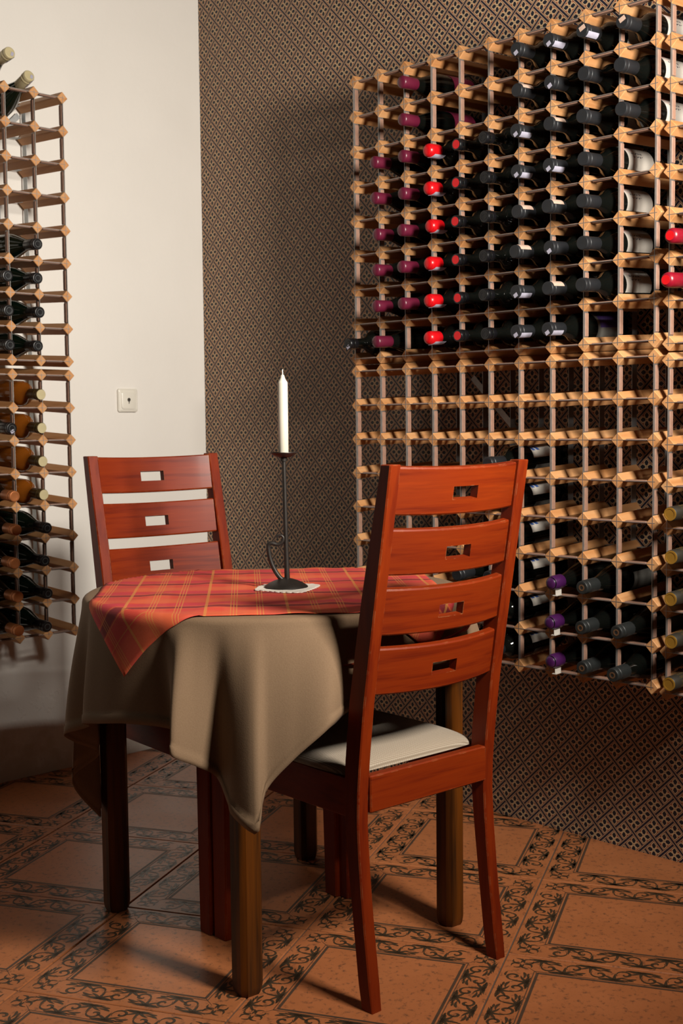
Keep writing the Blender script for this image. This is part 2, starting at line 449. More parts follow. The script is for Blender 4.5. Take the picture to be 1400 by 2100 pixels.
# ---------------------------------------------------------------- wine racks
HD = .0182                                          # half diagonal of a peg
DEP = .236; SH = .0128
def sh(y): return SH*y/DEP                           # pegs rise a little to the wall
def peg_mb():
    mb = MB(); c_ = .0022
    def s_(y, q, e):                                 # chamfered diamond
        p = []
        for kx, kz in ((1, 0), (0, 1), (-1, 0), (0, -1)):
            tx, tz = -kz, kx
            p += [(kx*(q-e) - tx*e, y, kz*(q-e) - tz*e + sh(y)), (kx*(q-e) + tx*e, y, kz*(q-e) + tz*e + sh(y))]
        return p
    return mb.loft([s_(0, HD-.0018, .0008), s_(.0018, HD, .0010), s_(DEP, HD, .0010)])
pg = build('peg', peg_mb(), m_pine); peg_me = pg.data; bpy.data.objects.remove(pg)
SM = {}
def strip_me(kind, *a):
    key = (kind,) + a
    if key in SM: return SM[key]
    mb = MB(); mt = m_steel
    if kind == 'v': mb.box(-.0007, .0007, -.0006, .019, -a[0], 0)
    if kind == 'h': mb.box(-a[0], 0, -.0006, .019, -.0007, .0007)
    if kind == 'bv': mt = m_zinc; y0 = DEP-.022; mb.box(-.0007, .0007, y0, DEP+.0006, -a[0]+SH, SH)
    if kind == 'bh': mt = m_zinc; y0 = DEP-.022; mb.box(-a[0], 0, y0, DEP+.0006, -.0007+SH, .0007+SH)
    if kind == 'sv': mt = m_spacer; mb.box(-.0022, .0022, .0062, .0195, -a[0]+HD+.002, -HD-.002, .0008)
    if kind == 'shz': mt = m_spacer; mb.box(-a[0]+HD+.002, -HD-.002, .0045, .0195, -.0030, .0030, .0010)
    o = build('s', mb, mt); SM[key] = o.data; bpy.data.objects.remove(o); return SM[key]
def rack(label, loc, rz, xs, nz, px, pz, brace=None):
    r = thing('wine_rack', label, 'wine rack', loc, rz, 'pine peg wine racks')
    W_ = xs[-1]-xs[0]
    for x in xs:
        for j in range(nz):
            o = obj('peg', peg_me, r); o.location = (x, 0, -j*pz); o.rotation_euler = (0, random.choice((0, 1, 2, 3))*0, 0)
        for kd, nm in (('v', 'upright_strip'), ('bv', 'rear_upright_strip')):
            o = obj(nm, strip_me(kd, round((nz-1)*pz + .012, 4)), r); o.location = (x, 0, .006)
        for j in range(nz-1):
            o = obj('upright_spacer', strip_me('sv', pz), r); o.location = (x, 0, -j*pz)
    for j in range(nz):
        for kd, nm in (('h', 'cross_strip'), ('bh', 'rear_cross_strip')):
            o = obj(nm, strip_me(kd, round(W_ + .012, 4)), r); o.location = (xs[-1]+.006, 0, -j*pz)
        for x in xs[1:]:
            o = obj('cross_spacer', strip_me('shz', px), r); o.location = (x, 0, -j*pz)
    if brace:
        (x0, z0), (x1, z1) = brace; y = DEP + .0012
        d = Vector((x1-x0, z1-z0)).normalized(); n_ = Vector((-d.y, d.x))*.009
        mb = MB(); q = [(x0+n_.x, z0+n_.y), (x0-n_.x, z0-n_.y), (x1-n_.x, z1-n_.y), (x1+n_.x, z1+n_.y)]
        mb.loft([[(a_, y, b_) for a_, b_ in q], [(a_, y+.0012, b_) for a_, b_ in q]])
        build('diagonal_brace', mb, m_zinc, r)
    return r
PX, PZR = .09717, .0969
RX0, RY, ZU, ZL = 1.0112, -.25, 2.0888, 1.2775
xs = [i*PX for i in range(11)]
rack('large pine peg wine rack, upper one on patterned wall, left half full of bottles', (RX0, RY, ZU), 0, xs, 9, PX, PZR)
rack('large pine peg wine rack, lower one on patterned wall, mostly empty', (RX0, RY, ZL), 0, xs, 9, PX, PZR, ((.235, -.02), (.42, -.20)))
RX2, RZ2 = 2.0215, .0965
xs2 = [i*PX for i in range(4)]
rack('pine peg wine rack cut by right picture edge, upper one', (RX2, RY-.001, 2.0795), 0, xs2, 9, PX, .0969)
rack('pine peg wine rack cut by right picture edge, lower one with gold-capped bottles', (RX2, RY-.001, 1.2665), 0, xs2, 9, PX, .0965)
LX, LY0, LZU, LZL, PXL, PZL = .25, -.717, 2.109, 1.2825, .0959, .0980
xl = [-i*PXL for i in range(4, -1, -1)]
rack('pine peg wine rack on cream wall, upper one at left picture edge', (LX, LY0, LZU), pi/2, xl, 9, PXL, PZL, ((-.28, -.28), (-.01, -.01)))
rack('pine peg wine rack on cream wall, lower one at left picture edge', (LX, LY0, LZL), pi/2, xl, 9, PXL, .0976)

# ---------------------------------------------------------------- bottles
def arcp(r, t0, t1, y0, y1, skew=0, n=8):            # patch bent round the bottle axis; t = 0 faces local +x, pi/2 up
    vs = []; 
    for i in range(n+1):
        t = t0 + (t1-t0)*i/n; sk_ = skew*i/n
        for y in (y0+sk_, y1+sk_):
            for q in (r, r+.0004): vs.append((q*cos(t), y, q*sin(t)))
    fs = []
    for i in range(n):
        b0, b1 = i*4, (i+1)*4
        fs += [(b0+1, b0+3, b1+3, b1+1), (b0, b1, b1+2, b0+2), (b0, b0+1, b1+1, b1), (b0+2, b1+2, b1+3, b0+3)]
    fs += [(0, 2, 3, 1), (n*4, n*4+1, n*4+3, n*4+2)]
    return vs, fs
def body_mb(shape, tipcut=0):
    p = [(-.001, .012), (0, .030), (-.004, .0362), (-.012, .0372)]
    if shape == 'bordeaux': p += [(-.10, .0373), (-.188, .0373), (-.200, .0352), (-.210, .0300), (-.220, .0225), (-.229, .0170), (-.240, .0148), (-.262, .0140)]
    elif shape == 'burgundy': p += [(-.08, .0378), (-.150, .0376), (-.170, .0350), (-.190, .0300), (-.210, .0240), (-.230, .0185), (-.248, .0152), (-.262, .0142)]
    else: p += [(-.09, .0376), (-.178, .0376), (-.192, .0350), (-.204, .0285), (-.216, .0215), (-.230, .0170), (-.246, .0152), (-.262, .0148)]
    p += [(-.280, .0140), (-.281, .0156), (-.297, .0154), (-.298, .0142), (-.299, .010)]
    return MB().lathe(p, 32)
def cap_mb(L, r=.0158, rings=True, dome=0):
    y0 = -.300 + L; p = [(y0+.0002, r-.0007), (y0-.001, r)]
    if rings: p += [(-.2800, r*.985), (-.2812, r*1.05), (-.2850, r*1.05), (-.2862, r*.99), (-.2900, r*1.04), (-.2935, r*1.04)]
    if dome: p += [(-.300+dome*1.4, r*1.02), (-.300+dome*.5, r*.93), (-.3005, r*.70), (-.3022, r*.40), (-.3026, .002)]
    else: p += [(-.2985, r*1.01), (-.3000, r*.95), (-.3006, r*.80), (-.3003, r*.7), (-.3003, .002)]
    return MB().lathe(p, 28)
def cone(r, t0, t1, y0, y1, **k): return arcp(r, t0, t1, y0, y1, **k)
def disc_end(r, y, th=.0006, n=20):
    return MB().loft([[(r*cos(t), y, r*sin(t)) for t in [2*pi*i/n for i in range(n)]], [(r*cos(t), y-th, r*sin(t)) for t in [2*pi*i/n for i in range(n)]]])
def flatrib(pts, y, w, th=.0007):                    # raised ribbon figure on a cap end (x, z)
    mb = MB()
    for a_, b_ in zip(pts[:-1], pts[1:]):
        a_, b_ = Vector(a_), Vector(b_); d = (b_-a_); 
        if d.length < 1e-6: continue
        d.normalize(); n_ = Vector((-d.y, d.x))*w; q = [a_+n_, a_-n_, b_-n_, b_+n_]
        mb.loft([[(v.x, y, v.y) for v in q], [(v.x, y-th, v.y) for v in q]])
    return mb
def figure_mb():
    k = .001; P = [[(-6, -7), (-3, -3), (-4, 2), (0, 6), (4, 8)], [(-3, -3), (3, -6)], [(-4, 2), (-8, 4)], [(0, 6), (-3, 8)], [(1, 3), (6, 1), (5, -2)], [(-2, -1), (3, 0)]]
    mb = MB()
    for p in P:
        q = flatrib([(x*k, z*k) for x, z in p], -.3003, .0011); mb.add(q.v, q.f)
    return mb
def ring_mb(r0, r1, y, n=24):
    mb = MB(); c_ = [2*pi*i/n for i in range(n)]; vs = []; fs = []
    for r, yy in ((r0, y), (r0, y-.0009), (r1, y-.0009), (r1, y)): vs += [(r*cos(t), yy, r*sin(t)) for t in c_]
    for k in range(4):
        for j in range(n): fs.append((k*n+j, k*n+(j+1) % n, ((k+1) % 4)*n+(j+1) % n, ((k+1) % 4)*n+j))
    return mb.add(vs, fs)
def swirl_mb(r, y0, y1, t0, t1, step):               # curly damask print on the foil
    mb = MB(); t = t0; k = 0
    while t < t1:
        y = y0
        while y > y1:
            for q in range(5):
                a_ = q*1.25 + k; yy = y + .0026*cos(a_); tt = t + .0026*sin(a_)/r
                vs, fs = arcp(r, tt, tt+.05, yy, yy+.0010, n=1); mb.add(vs, fs)
            y -= .0068; k += 1
        t += step
    return mb
BM = {}
def bmesh_of(key, fn, mt, sm=None):
    if key not in BM:
        o = build('b', fn(), mt, None, sm); BM[key] = o.data; bpy.data.objects.remove(o)
    return BM[key]
def arcmb(*a, **k):
    def f():
        mb = MB(); vs, fs = arcp(*a, **k); return mb.add(vs, fs)
    return f
D = radians
def text_marks(r, rows):
    def f():
        mb = MB()
        for t0, y0, n_ in rows:
            for i in range(n_):
                vs, fs = arcp(r, t0+.016+.05*(i % 2), t0+.10, y0 + i*.0065, y0 + i*.0065+.0035, skew=.002*(i % 3-1), n=1); mb.add(vs, fs)
        return mb
    return f
def seal():
    mb = MB(); r = .0380
    vs = [(r*cos(D(40))*0, 0, 0)]; n = 14; q = []; q2 = []
    for i in range(n):
        a_ = 2*pi*i/n; t = D(52) + .26*cos(a_); y = -.150 + .011*sin(a_)
        q.append((r*cos(t), y, r*sin(t))); q2.append(((r+.0004)*cos(t), y, (r+.0004)*sin(t)))
    return mb.loft([q, q2])
PARTS = {
 'maroon': [('glass', 'body', lambda: body_mb('burgundy'), m_glass, 40), ('mcap', 'foil_capsule', lambda: cap_mb(.058, .0160, False, .003), F['maroon'], 40),
            ('mfig', 'gold_emblem', figure_mb, m_goldm, None), ('mlab', 'label', arcmb(.0381, D(-50), D(110), -.125, -.035, n=16), m_mlabel, 60)],
 'redwax': [('glass2', 'body', lambda: body_mb('bordeaux'), m_glass, 40), ('rcap', 'wax_cap', lambda: cap_mb(.044, .0178, False, .009), F['redwax'], 60),
            ('rband', 'tax_band', arcmb(.0181, D(-100), D(-35), -.294, -.252, skew=.010), m_band2, 60), ('rsq', 'tax_sticker', arcmb(.0176, D(150), D(205), -.293, -.283), m_band2, 60)],
 'reddisc': [('glass2',) + ('body', None, m_glass, 40), ('bcap', 'cap', lambda: cap_mb(.030, .0152, True), F['black'], 40), ('rdisc', 'red_cap_end', lambda: disc_end(.0112, -.3002, .0008), F['redwax'], None)],
 'black': [('glass2', 'body', None, m_glass, 40), ('bcap', 'cap', None, F['black'], 40), ('bring', 'cap_ring', lambda: ring_mb(.0055, .0085, -.3002), F['black'], None)],
 'grey': [('glass3', 'body', lambda: body_mb('round'), m_glass, 40), ('gcap', 'foil_capsule', lambda: cap_mb(.060, .0160, True), F['grey'], 40), ('glab', 'label', arcmb(.0379, D(-55), D(120), -.140, -.030, n=16), m_greylab, 60)],
 'greywhite': [('glass3', 'body', None, m_glass, 40), ('gcap', 'foil_capsule', None, F['grey'], 40), ('wlab', 'label', arcmb(.0379, D(-30), D(125), -.165, -.055, n=16), m_white, 60),
               ('wseal', 'pink_seal', seal, m_pinkink, None), ('wtext', 'lettering', text_marks(.0383, [(D(28), -.145, 7), (D(14), -.140, 6)]), m_ink, None)],
 'purple': [('glass', 'body', None, m_glass, 40), ('pcap', 'wax_cap', lambda: cap_mb(.042, .0178, False, .012), F['purple'], 60)],
 'pattern': [('glass', 'body', None, m_glass, 40), ('ptcap', 'foil_capsule', lambda: cap_mb(.058, .0160, True), F['pattern'], 40),
             ('ptsw', 'damask_print', lambda: swirl_mb(.01615, -.246, -.276, D(-60), D(120), .42), m_silver, None), ('pten', 'embossed_end', lambda: ring_mb(.0045, .0078, -.3002), m_bronze, None),
             ('plab2', 'label', arcmb(.0381, D(-55), D(20), -.130, -.040, n=10), m_greylab, 60)],
 'slashes': [('glass2', 'body', None, m_glass, 40), ('gcap', 'foil_capsule', None, F['grey'], 40), ('slab', 'label', arcmb(.0377, D(5), D(100), -.155, -.075, n=12), m_white, 60),
             ('sblue', 'blue_slashes', lambda: MB().add(*arcp(.0381, D(35), D(58), -.150, -.138, skew=-.012, n=3)).add(*arcp(.0381, D(35), D(58), -.132, -.120, skew=-.012, n=3)), m_blueink, None),
             ('sback', 'lower_label', arcmb(.0377, D(-70), D(-25), -.140, -.07, n=6), m_greylab, 60)],
 'gold': [('glass', 'body', None, m_glassbrown, 40), ('ocap', 'foil_capsule', lambda: cap_mb(.062, .0163, False), F['gold'], 40), ('oend', 'gold_cap_end', lambda: disc_end(.0152, -.3002, .0018), m_goldend, None),
          ('oring', 'end_ring', lambda: ring_mb(.0115, .0150, -.302), m_goldend, None), ('osw', 'gold_print', lambda: swirl_mb(.01655, -.250, -.272, D(-20), D(110), .6), m_goldm, None)],
 'pinkred': [('glass', 'body', None, m_glassgreen, 40), ('kcap', 'foil_capsule', lambda: cap_mb(.075, .0170, False, .006), F['pinkred'], 50), ('kend', 'red_cap_end', lambda: disc_end(.0105, -.3022, .0007), F['redwax'], None)],
 'cream': [('glass', 'body', None, m_glassgreen, 40), ('ccap', 'foil_capsule', lambda: cap_mb(.060, .0165, True), F['cream'], 40), ('cband', 'tax_band', arcmb(.0174, D(-75), D(-35), -.300, -.262), m_band2, 60), ('csq', 'tax_sticker', lambda: flatrib([(.004, -.009), (.009, .002)], -.3004, .0042), m_band2, None)],
 'darkcap': [('glass', 'body', None, m_glassgreen, 40), ('dcap', 'foil_capsule', lambda: cap_mb(.060, .0160, True), F['black'], 40), ('dring', 'cap_ring', lambda: ring_mb(.0075, .0095, -.3002), m_silver, None)],
 'amber': [('gamb', 'body', lambda: body_mb('bordeaux'), m_amber, 40), ('acap', 'foil_capsule', lambda: cap_mb(.055, .0160, True), simple('dark_gold_foil', (.07, .045, .012), .35, .5), 40),
           ('aring', 'gold_cap_end', lambda: disc_end(.0148, -.3002, .001), F['cream'], None), ('ayel', 'label', arcmb(.0378, D(-60), D(35), -.13, -.035, n=10), m_ylabel, 60)],
 'copper': [('glass', 'body', None, m_glassbrown, 40), ('ucap', 'foil_capsule', lambda: cap_mb(.066, .0160, True), F['copper'], 40), ('uring', 'cap_ring', lambda: ring_mb(.0105, .0138, -.3002), F['copper'], None)],
}
TB1 = ('tb1', 'tax_band', arcmb(.0169, D(15), D(75), -.294, -.252), m_band, 60)
TB2 = ('tb2', 'tax_band', arcmb(.0169, D(-65), D(-15), -.296, -.254), m_band2, 60)
TS1 = ('ts1', 'tax_sticker', lambda: flatrib([(-.004, -.012), (.006, -.006)], -.3005, .0048, .0005), m_band2, None)
TS2 = ('ts2', 'tax_sticker', lambda: flatrib([(-.006, .001), (.009, .008)], -.3005, .0052, .0005), m_band, None)
TP = ('tp', 'torn_tag', lambda: MB().box(-.002, .010, -.290, -.268, -.032, -.0305).box(.004, .0048, -.286, -.262, -.031, -.018), m_white, None)
PL = ('purl', 'label', arcmb(.0380, D(0), D(110), -.13, -.04, n=12), m_plabel, 60)
def bottle(kind, label, base, rz, tilt=0, extra=(), roll=0, group=None, ks=1):
    o = bpy.data.objects.new('wine_bottle', None); C.objects.link(o); o.location = base; o.empty_display_size = .03
    o.rotation_euler = (tilt, roll, rz)
    tag(o, label, 'wine bottle', group)
    for key, nm, fn, mt, smo in list(PARTS[kind]) + list(extra):
        me = BM.get((key, mt.name))
        if me is None:
            if fn is None:
                src = [q for kk in PARTS.values() for q in kk if q[0] == key and q[2] is not None][0][2]; fn = src
            me = bmesh_of((key, mt.name), fn, mt, smo)
        obj(nm, me, o)
    return o
ORD = ['top', 'second', 'third', 'fourth', 'fifth', 'sixth', 'seventh', 'bottom']
COL = ['first', 'second', 'third', 'fourth', 'fifth', 'sixth', 'seventh', 'eighth', 'ninth', 'tenth']
TILT = atan2(SH, DEP)
RB = .0375
def put(kind, desc, side, lvl, i, j, extra=(), out=.07, group=None, dx=0):
    out += random.uniform(-.005, .005)
    if side == 'R':
        zt, pz, x0 = (ZU, PZR, RX0) if lvl == 'upper' else (ZL, PZR, RX0)
    elif side == 'R2':
        zt, pz, x0 = (2.0795, .0969, RX2) if lvl == 'upper' else (1.2665, .0965, RX2)
    else:
        zt, pz = (LZU, PZL) if lvl == 'upper' else (LZL, .0976)
    zc = zt - (j+1)*pz + .0030 + RB + .0008
    depth = .300 - out                                # how far the base sits behind the rack front
    zb = zc + sh(depth)
    tl = TILT
    if side == 'L': base = (LX - depth, LY0 - (i+.5)*PXL + dx, zb); rz = pi/2; pl = 'of %s rack on cream wall' % lvl
    else: base = (x0 + (i+.5)*PX + dx, RY + depth, zb); rz = 0; pl = 'of %s patterned-wall rack' % lvl if side == 'R' else 'of %s rack at right edge' % lvl
    if side == 'L': cn = 'cell %s from rack right side' % COL[i] if 0 else '%s column from right' % COL[i]
    else: cn = '%s column from left' % COL[i]
    lab = '%s, %s row, %s %s' % (desc, ORD[j], cn, pl)
    return bottle(kind, lab, base, rz, tl, extra, random.uniform(-.25, .25) if not extra and kind not in ('slashes', 'greywhite', 'redwax', 'amber') else 0, group)
G = 'wine bottles in the racks'
for (i, j) in [(2, 0), (2, 1)] + [(c_, r_) for r_ in range(2, 7) for c_ in (1, 2)] + [(1, 7)]: put('maroon', 'maroon-capped bottle', 'R', 'upper', i, j, group='maroon-capped bottles')
for j in range(2, 8):
    put('redwax', 'red-waxed bottle', 'R', 'upper', 3, j, group='red wax-capped bottles')
    put('reddisc', 'black bottle with red cap end', 'R', 'upper', 4, j, group='bottles with red cap ends')
    put('black', 'all-black bottle', 'R', 'upper', 5, j, out=.078, group='all-black bottles')
put('black', 'black bottle with pale sticker', 'R', 'upper', 0, 7, (TS1,), .075)
for j in range(8):
    for i in (6, 7):
        ex = ((TS1, TB2), (TB1,), (TS1,), (TS1, TB2))[(j*3 + i) % 4] if (i, j) not in ((6, 1), (6, 4), (7, 4)) else (TB1,)
        put('grey', 'grey-foiled bottle with tax band', 'R', 'upper', i, j, ex + ((PL,) if (i, j) == (7, 7) else ()), .078, group='grey-foiled bottles with tax bands')
for j in range(7): put('greywhite', 'grey-foiled bottle, white label', 'R', 'upper', 8, j, (TS2, TB2) if j == 0 else (), .078, group='grey-foiled bottles with white labels')
for j in range(3): put('greywhite', 'grey-foiled bottle, white label', 'R', 'upper', 9, j, (TS2,) if j == 0 else (), .07, group='grey-foiled bottles with white labels')
for j in (5, 6, 7): put('purple', 'purple-waxed bottle with torn tag', 'R', 'lower', 7, j, (TP,), .07, group='purple wax-capped bottles')
for i, j in ((8, 5), (8, 6), (8, 7), (9, 6), (9, 7)): put('pattern', 'bottle with damask grey foil', 'R', 'lower', i, j, out=.075 if (i, j) != (9, 7) else .09, group='bottles with damask foil')
for j in range(2, 8): put('slashes', 'white-labelled bottle behind chair', 'R', 'lower', 5, j, group='white-labelled bottles behind the chair')
for j in (5, 6, 7): put('grey', 'grey-foiled bottle behind chair', 'R', 'lower', 4, j, group='grey-foiled bottles behind the chair')
for j in (5, 6): put('pinkred', 'crimson-capped bottle', 'R2', 'upper', 0, j, out=.082, group='crimson-capped bottles')
for j in range(3, 8): put('gold', 'gold-ended dark bottle', 'R2', 'lower', 0, j, out=.064, group='gold-ended bottles')
for j in range(4, 8): put('darkcap', 'dark-capped green bottle', 'L', 'upper', 1, j, out=.075, group='dark-capped green bottles')
for j in range(5, 8): put('darkcap', 'dark-capped green bottle', 'L', 'upper', 2, j, out=.07, group='dark-capped green bottles')
for j in range(4): put('amber', 'amber wine bottle', 'L', 'lower', 1, j, out=.075, group='amber wine bottles')
for j in range(4, 8): put('darkcap', 'dark-capped green bottle', 'L', 'lower', 1, j, out=.08, group='dark-capped green bottles')
put('darkcap', 'bottle with lilac band', 'L', 'lower', 2, 1, (TB2, TS1), .075)
for j in range(3, 8): put('copper', 'copper-capped brown bottle', 'L', 'lower', 2, j, out=.075, group='copper-capped bottles')
for tipw, tl, nm in (((.29, -.851, 2.142), .30, 'cream-capped bottle poking up between the top pegs'), ((.275, -.903, 2.200), .125, 'cream-capped bottle lying highest, above left rack top')):
    b0 = (tipw[0] - .300*cos(tl), tipw[1], tipw[2] - .300*sin(tl))
    bottle('cream', nm, b0, pi/2, -tl, (), 0, 'cream-capped bottles on the left rack')

# ---------------------------------------------------------------- chairs
def prof(z, tab):
    for (z0, a0), (z1, a1) in zip(tab[:-1], tab[1:]):
        if z <= z1: t = (z-z0)/(z1-z0); return a0 + (a1-a0)*t
    return tab[-1][1]
BACK = [(0, 0), (.05, .007), (.1, .013), (.15, .019), (.2, .0245), (.25, .029), (.3, .033), (.36, .036), (.42, .0345), (.48, .029), (.54, .022), (.6, .0145), (.65, .006), (.7, -.002), (.75, -.0105), (.8, -.019), (.85, -.0275), (.9, -.036), (.95, -.0445), (1.0, -.053), (1.052, -.0615)]
DEPP = [(0, .033), (.2, .033), (.35, .037), (.46, .043), (.6, .044), (.7, .043), (.8, .041), (.9, .036), (1.052, .028)]
HW = .1935
def chair(label, loc, rz, hw):
    r = thing('dining_chair', label, 'chair', loc, rz, 'cherry wood slat-back dining chairs')
    for s in (-1, 1):
        secs = []; PW = .0285
        zs = [z for z, _ in BACK]
        for z in zs + [1.0535]:
            xb = prof(z, BACK); xf = xb + prof(z, DEPP); c_ = .0025; sh_ = 0
            if z == zs[0] or z > 1.053: xb += .0015; xf -= .0015; c_ = .0015
            y0, y1 = sorted((s*hw, s*(hw-PW)))
            if z == zs[0] or z > 1.053: y0 += .0015; y1 -= .0015
            secs.append([(xb+c_, y0, z), (xf-c_, y0, z), (xf, y0+c_, z), (xf, y1-c_, z), (xf-c_, y1, z), (xb+c_, y1, z), (xb, y1-c_, z), (xb, y0+c_, z)])
        build('back_post', MB().loft(secs), m_cherry_v, r, 28)
        # front leg
        secs = []
        for z, ax0, ax1, wy in ((0, .468, .508, .036), (.002, .466, .510, .038), (.2, .463, .511, .041), (.37, .461, .513, .044), (.448, .461, .513, .044)):
            y0, y1 = sorted((s*(hw+.004), s*(hw+.004-wy))); c_ = .003
            secs.append([(ax0+c_, y0, z), (ax1-c_, y0, z), (ax1, y0+c_, z), (ax1, y1-c_, z), (ax1-c_, y1, z), (ax0+c_, y1, z), (ax0, y1-c_, z), (ax0, y0+c_, z)])
        build('front_leg', MB().loft(secs), m_cherry_v, r, 28)
        y0, y1 = sorted((s*(hw-.003), s*(hw-.025)))
        build('seat_rail', MB().box(.072, .4615, y0, y1, .370, .447, .0015), m_cherry, r, 28)
    iw = hw - .0285
    build('seat_rail', MB().box(.030, .052, -iw+.0002, iw-.0002, .380, .453, .0025), m_cherry, r, 28)
    build('seat_rail', MB().box(.485, .508, -hw+.042, hw-.042, .370, .447, .0015), m_cherry, r, 28)
    # four bowed slats, each with its hand slot
    for zt, zb_ in ((1.047, .957), (.930, .843), (.8165, .727), (.7015, .610)):
        us = [-iw, -iw*.85, -iw*.7, -iw*.5, -iw*.35, -.034, -.012, .012, .034, iw*.35, iw*.5, iw*.7, iw*.85, iw]
        zm = (zt+zb_)/2 - .004
        vsg = [zb_, zb_+.003, zm-.0125, zm+.0125, zt-.003, zt]
        nx, nz = len(us), len(vsg); sl = (prof(zt, BACK)-prof(zb_, BACK))/(zt-zb_); nrm = Vector((-1, 0, sl)).normalized()   # back-facing normal in x,z
        mb = MB(); vid = {}
        for sd in (0, 1):
            for a_ in range(nx):
                for c_ in range(nz):
                    u_, v_ = us[a_], vsg[c_]
                    bow = .024*(1-(u_/iw)**2) - .008
                    th_ = .018 - (.003 if c_ in (0, nz-1) else 0)*(1)
                    off = bow - (0 if sd == 0 else .018) + ((-.002 if sd == 0 else .002) if c_ in (0, nz-1) else 0)
                    x_ = prof(v_, BACK)
                    zz = v_ - .006*(1-(u_/iw)**2)*0
                    vid[(sd, a_, c_)] = len(mb.v); mb.v.append((x_ + nrm.x*off, u_, zz + nrm.z*off))
        cell = lambda a_, c_: 0 <= a_ < nx-1 and 0 <= c_ < nz-1 and not (5 <= a_ <= 7 and c_ == 2)
        for a_ in range(nx-1):
            for c_ in range(nz-1):
                if not cell(a_, c_): continue
                g = lambda sd, i, k: vid[(sd, a_+i, c_+k)]
                mb.f.append((g(0, 0, 0), g(0, 1, 0), g(0, 1, 1), g(0, 0, 1))); mb.f.append((g(1, 0, 0), g(1, 0, 1), g(1, 1, 1), g(1, 1, 0)))
                if not cell(a_-1, c_): mb.f.append((g(0, 0, 0), g(0, 0, 1), g(1, 0, 1), g(1, 0, 0)))
                if not cell(a_+1, c_): mb.f.append((g(0, 1, 0), g(1, 1, 0), g(1, 1, 1), g(0, 1, 1)))
                if not cell(a_, c_-1): mb.f.append((g(0, 0, 0), g(1, 0, 0), g(1, 1, 0), g(0, 1, 0)))
                if not cell(a_, c_+1): mb.f.append((g(0, 0, 1), g(0, 1, 1), g(1, 1, 1), g(1, 0, 1)))
        build('back_slat', mb, m_cherry, r, 18)
    # cushion
    mb = MB(); n = 26; x0, x1, yw = .0755, .502, hw-.004; z0 = .4475
    top = {}; 
    for a_ in range(n+1):
        for c_ in range(n+1):
            u_ = -1 + 2*a_/n; v_ = -1 + 2*c_/n
            u2 = math.copysign(1-(1-abs(u_))**1.7, u_); v2 = math.copysign(1-(1-abs(v_))**1.7, v_)
            e = max(0, 1-abs(u2)**5)*max(0, 1-abs(v2)**5)
            crn = 1 - .035*(abs(u2)*abs(v2))**6
            z_ = z0 + .030*e**.42 + .012*(1-u2*u2)*(1-v2*v2)
            top[(a_, c_)] = len(mb.v); mb.v.append(((x0+x1)/2 + (x1-x0)/2*u2*crn, yw*v2*crn, z_))
    for a_ in range(n):
        for c_ in range(n): mb.f.append((top[(a_, c_)], top[(a_+1, c_)], top[(a_+1, c_+1)], top[(a_, c_+1)]))
    rim = [top[(a_, 0)] for a_ in range(n)] + [top[(n, c_)] for c_ in range(n)] + [top[(a_, n)] for a_ in range(n, 0, -1)] + [top[(0, c_)] for c_ in range(n, 0, -1)]
    low = []
    for i_ in rim: v_ = mb.v[i_]; low.append(len(mb.v)); mb.v.append((v_[0], v_[1], z0-.0002 - 0*.001))
    for q in range(len(rim)): q2 = (q+1) % len(rim); mb.f.append((rim[q], low[q], low[q2], rim[q2]))
    mb.f.append(tuple(low))
    build('seat_cushion', mb, m_seat, r, 60)
    return r
nang = pi - atan2(.0203, .3870)
chair('cherry slat-back chair nearest camera, its back turned to the viewer', ((1.931+1.9515)/2, (-1.146-.759)/2, 0), pi - .052, HW)
chair('cherry slat-back chair behind table, its back against the cream wall side', (.9315, -.8795, 0), radians(-6.3), .1915)

# ---------------------------------------------------------------- table
TC = Vector((1.443, -.945)); TR = .43
tb = thing('round_table', 'small round table on four dark-stained octagonal legs under taupe cloth', 'table', (TC.x, TC.y, 0), radians(-6.7))
mb = MB(); mb.lathe([(.722, .40), (.724, .412), (.748, .412), (.750, .408)], 64, 'z'); build('tabletop', mb, m_leg, tb, 40)
for sx in (-1, 1):
    for sy in (-1, 1):
        q = .0262; c_ = .0105; cx, cy = sx*.2765, sy*.2735
        def sec(z, k_): 
            a_, e = q*k_, c_*k_
            return [(cx-a_+e, cy-a_, z), (cx+a_-e, cy-a_, z), (cx+a_, cy-a_+e, z), (cx+a_, cy+a_-e, z), (cx+a_-e, cy+a_, z), (cx-a_+e, cy+a_, z), (cx-a_, cy+a_-e, z), (cx-a_, cy-a_+e, z)]
        build('leg', MB().loft([sec(0, .80), sec(.006, .92), sec(.02, 1), sec(.722, 1)]), m_leg, tb, 28)
for sx, sy in ((1, 0), (-1, 0), (0, 1), (0, -1)):
    a_ = .010
    if sx: mb = MB().box(sx*.2765-a_, sx*.2765+a_, -.247, .247, .655, .722)
    else: mb = MB().box(-.250, .250, sy*.2735-a_, sy*.2735+a_, .655, .722)
    build('apron', mb, m_leg, tb)

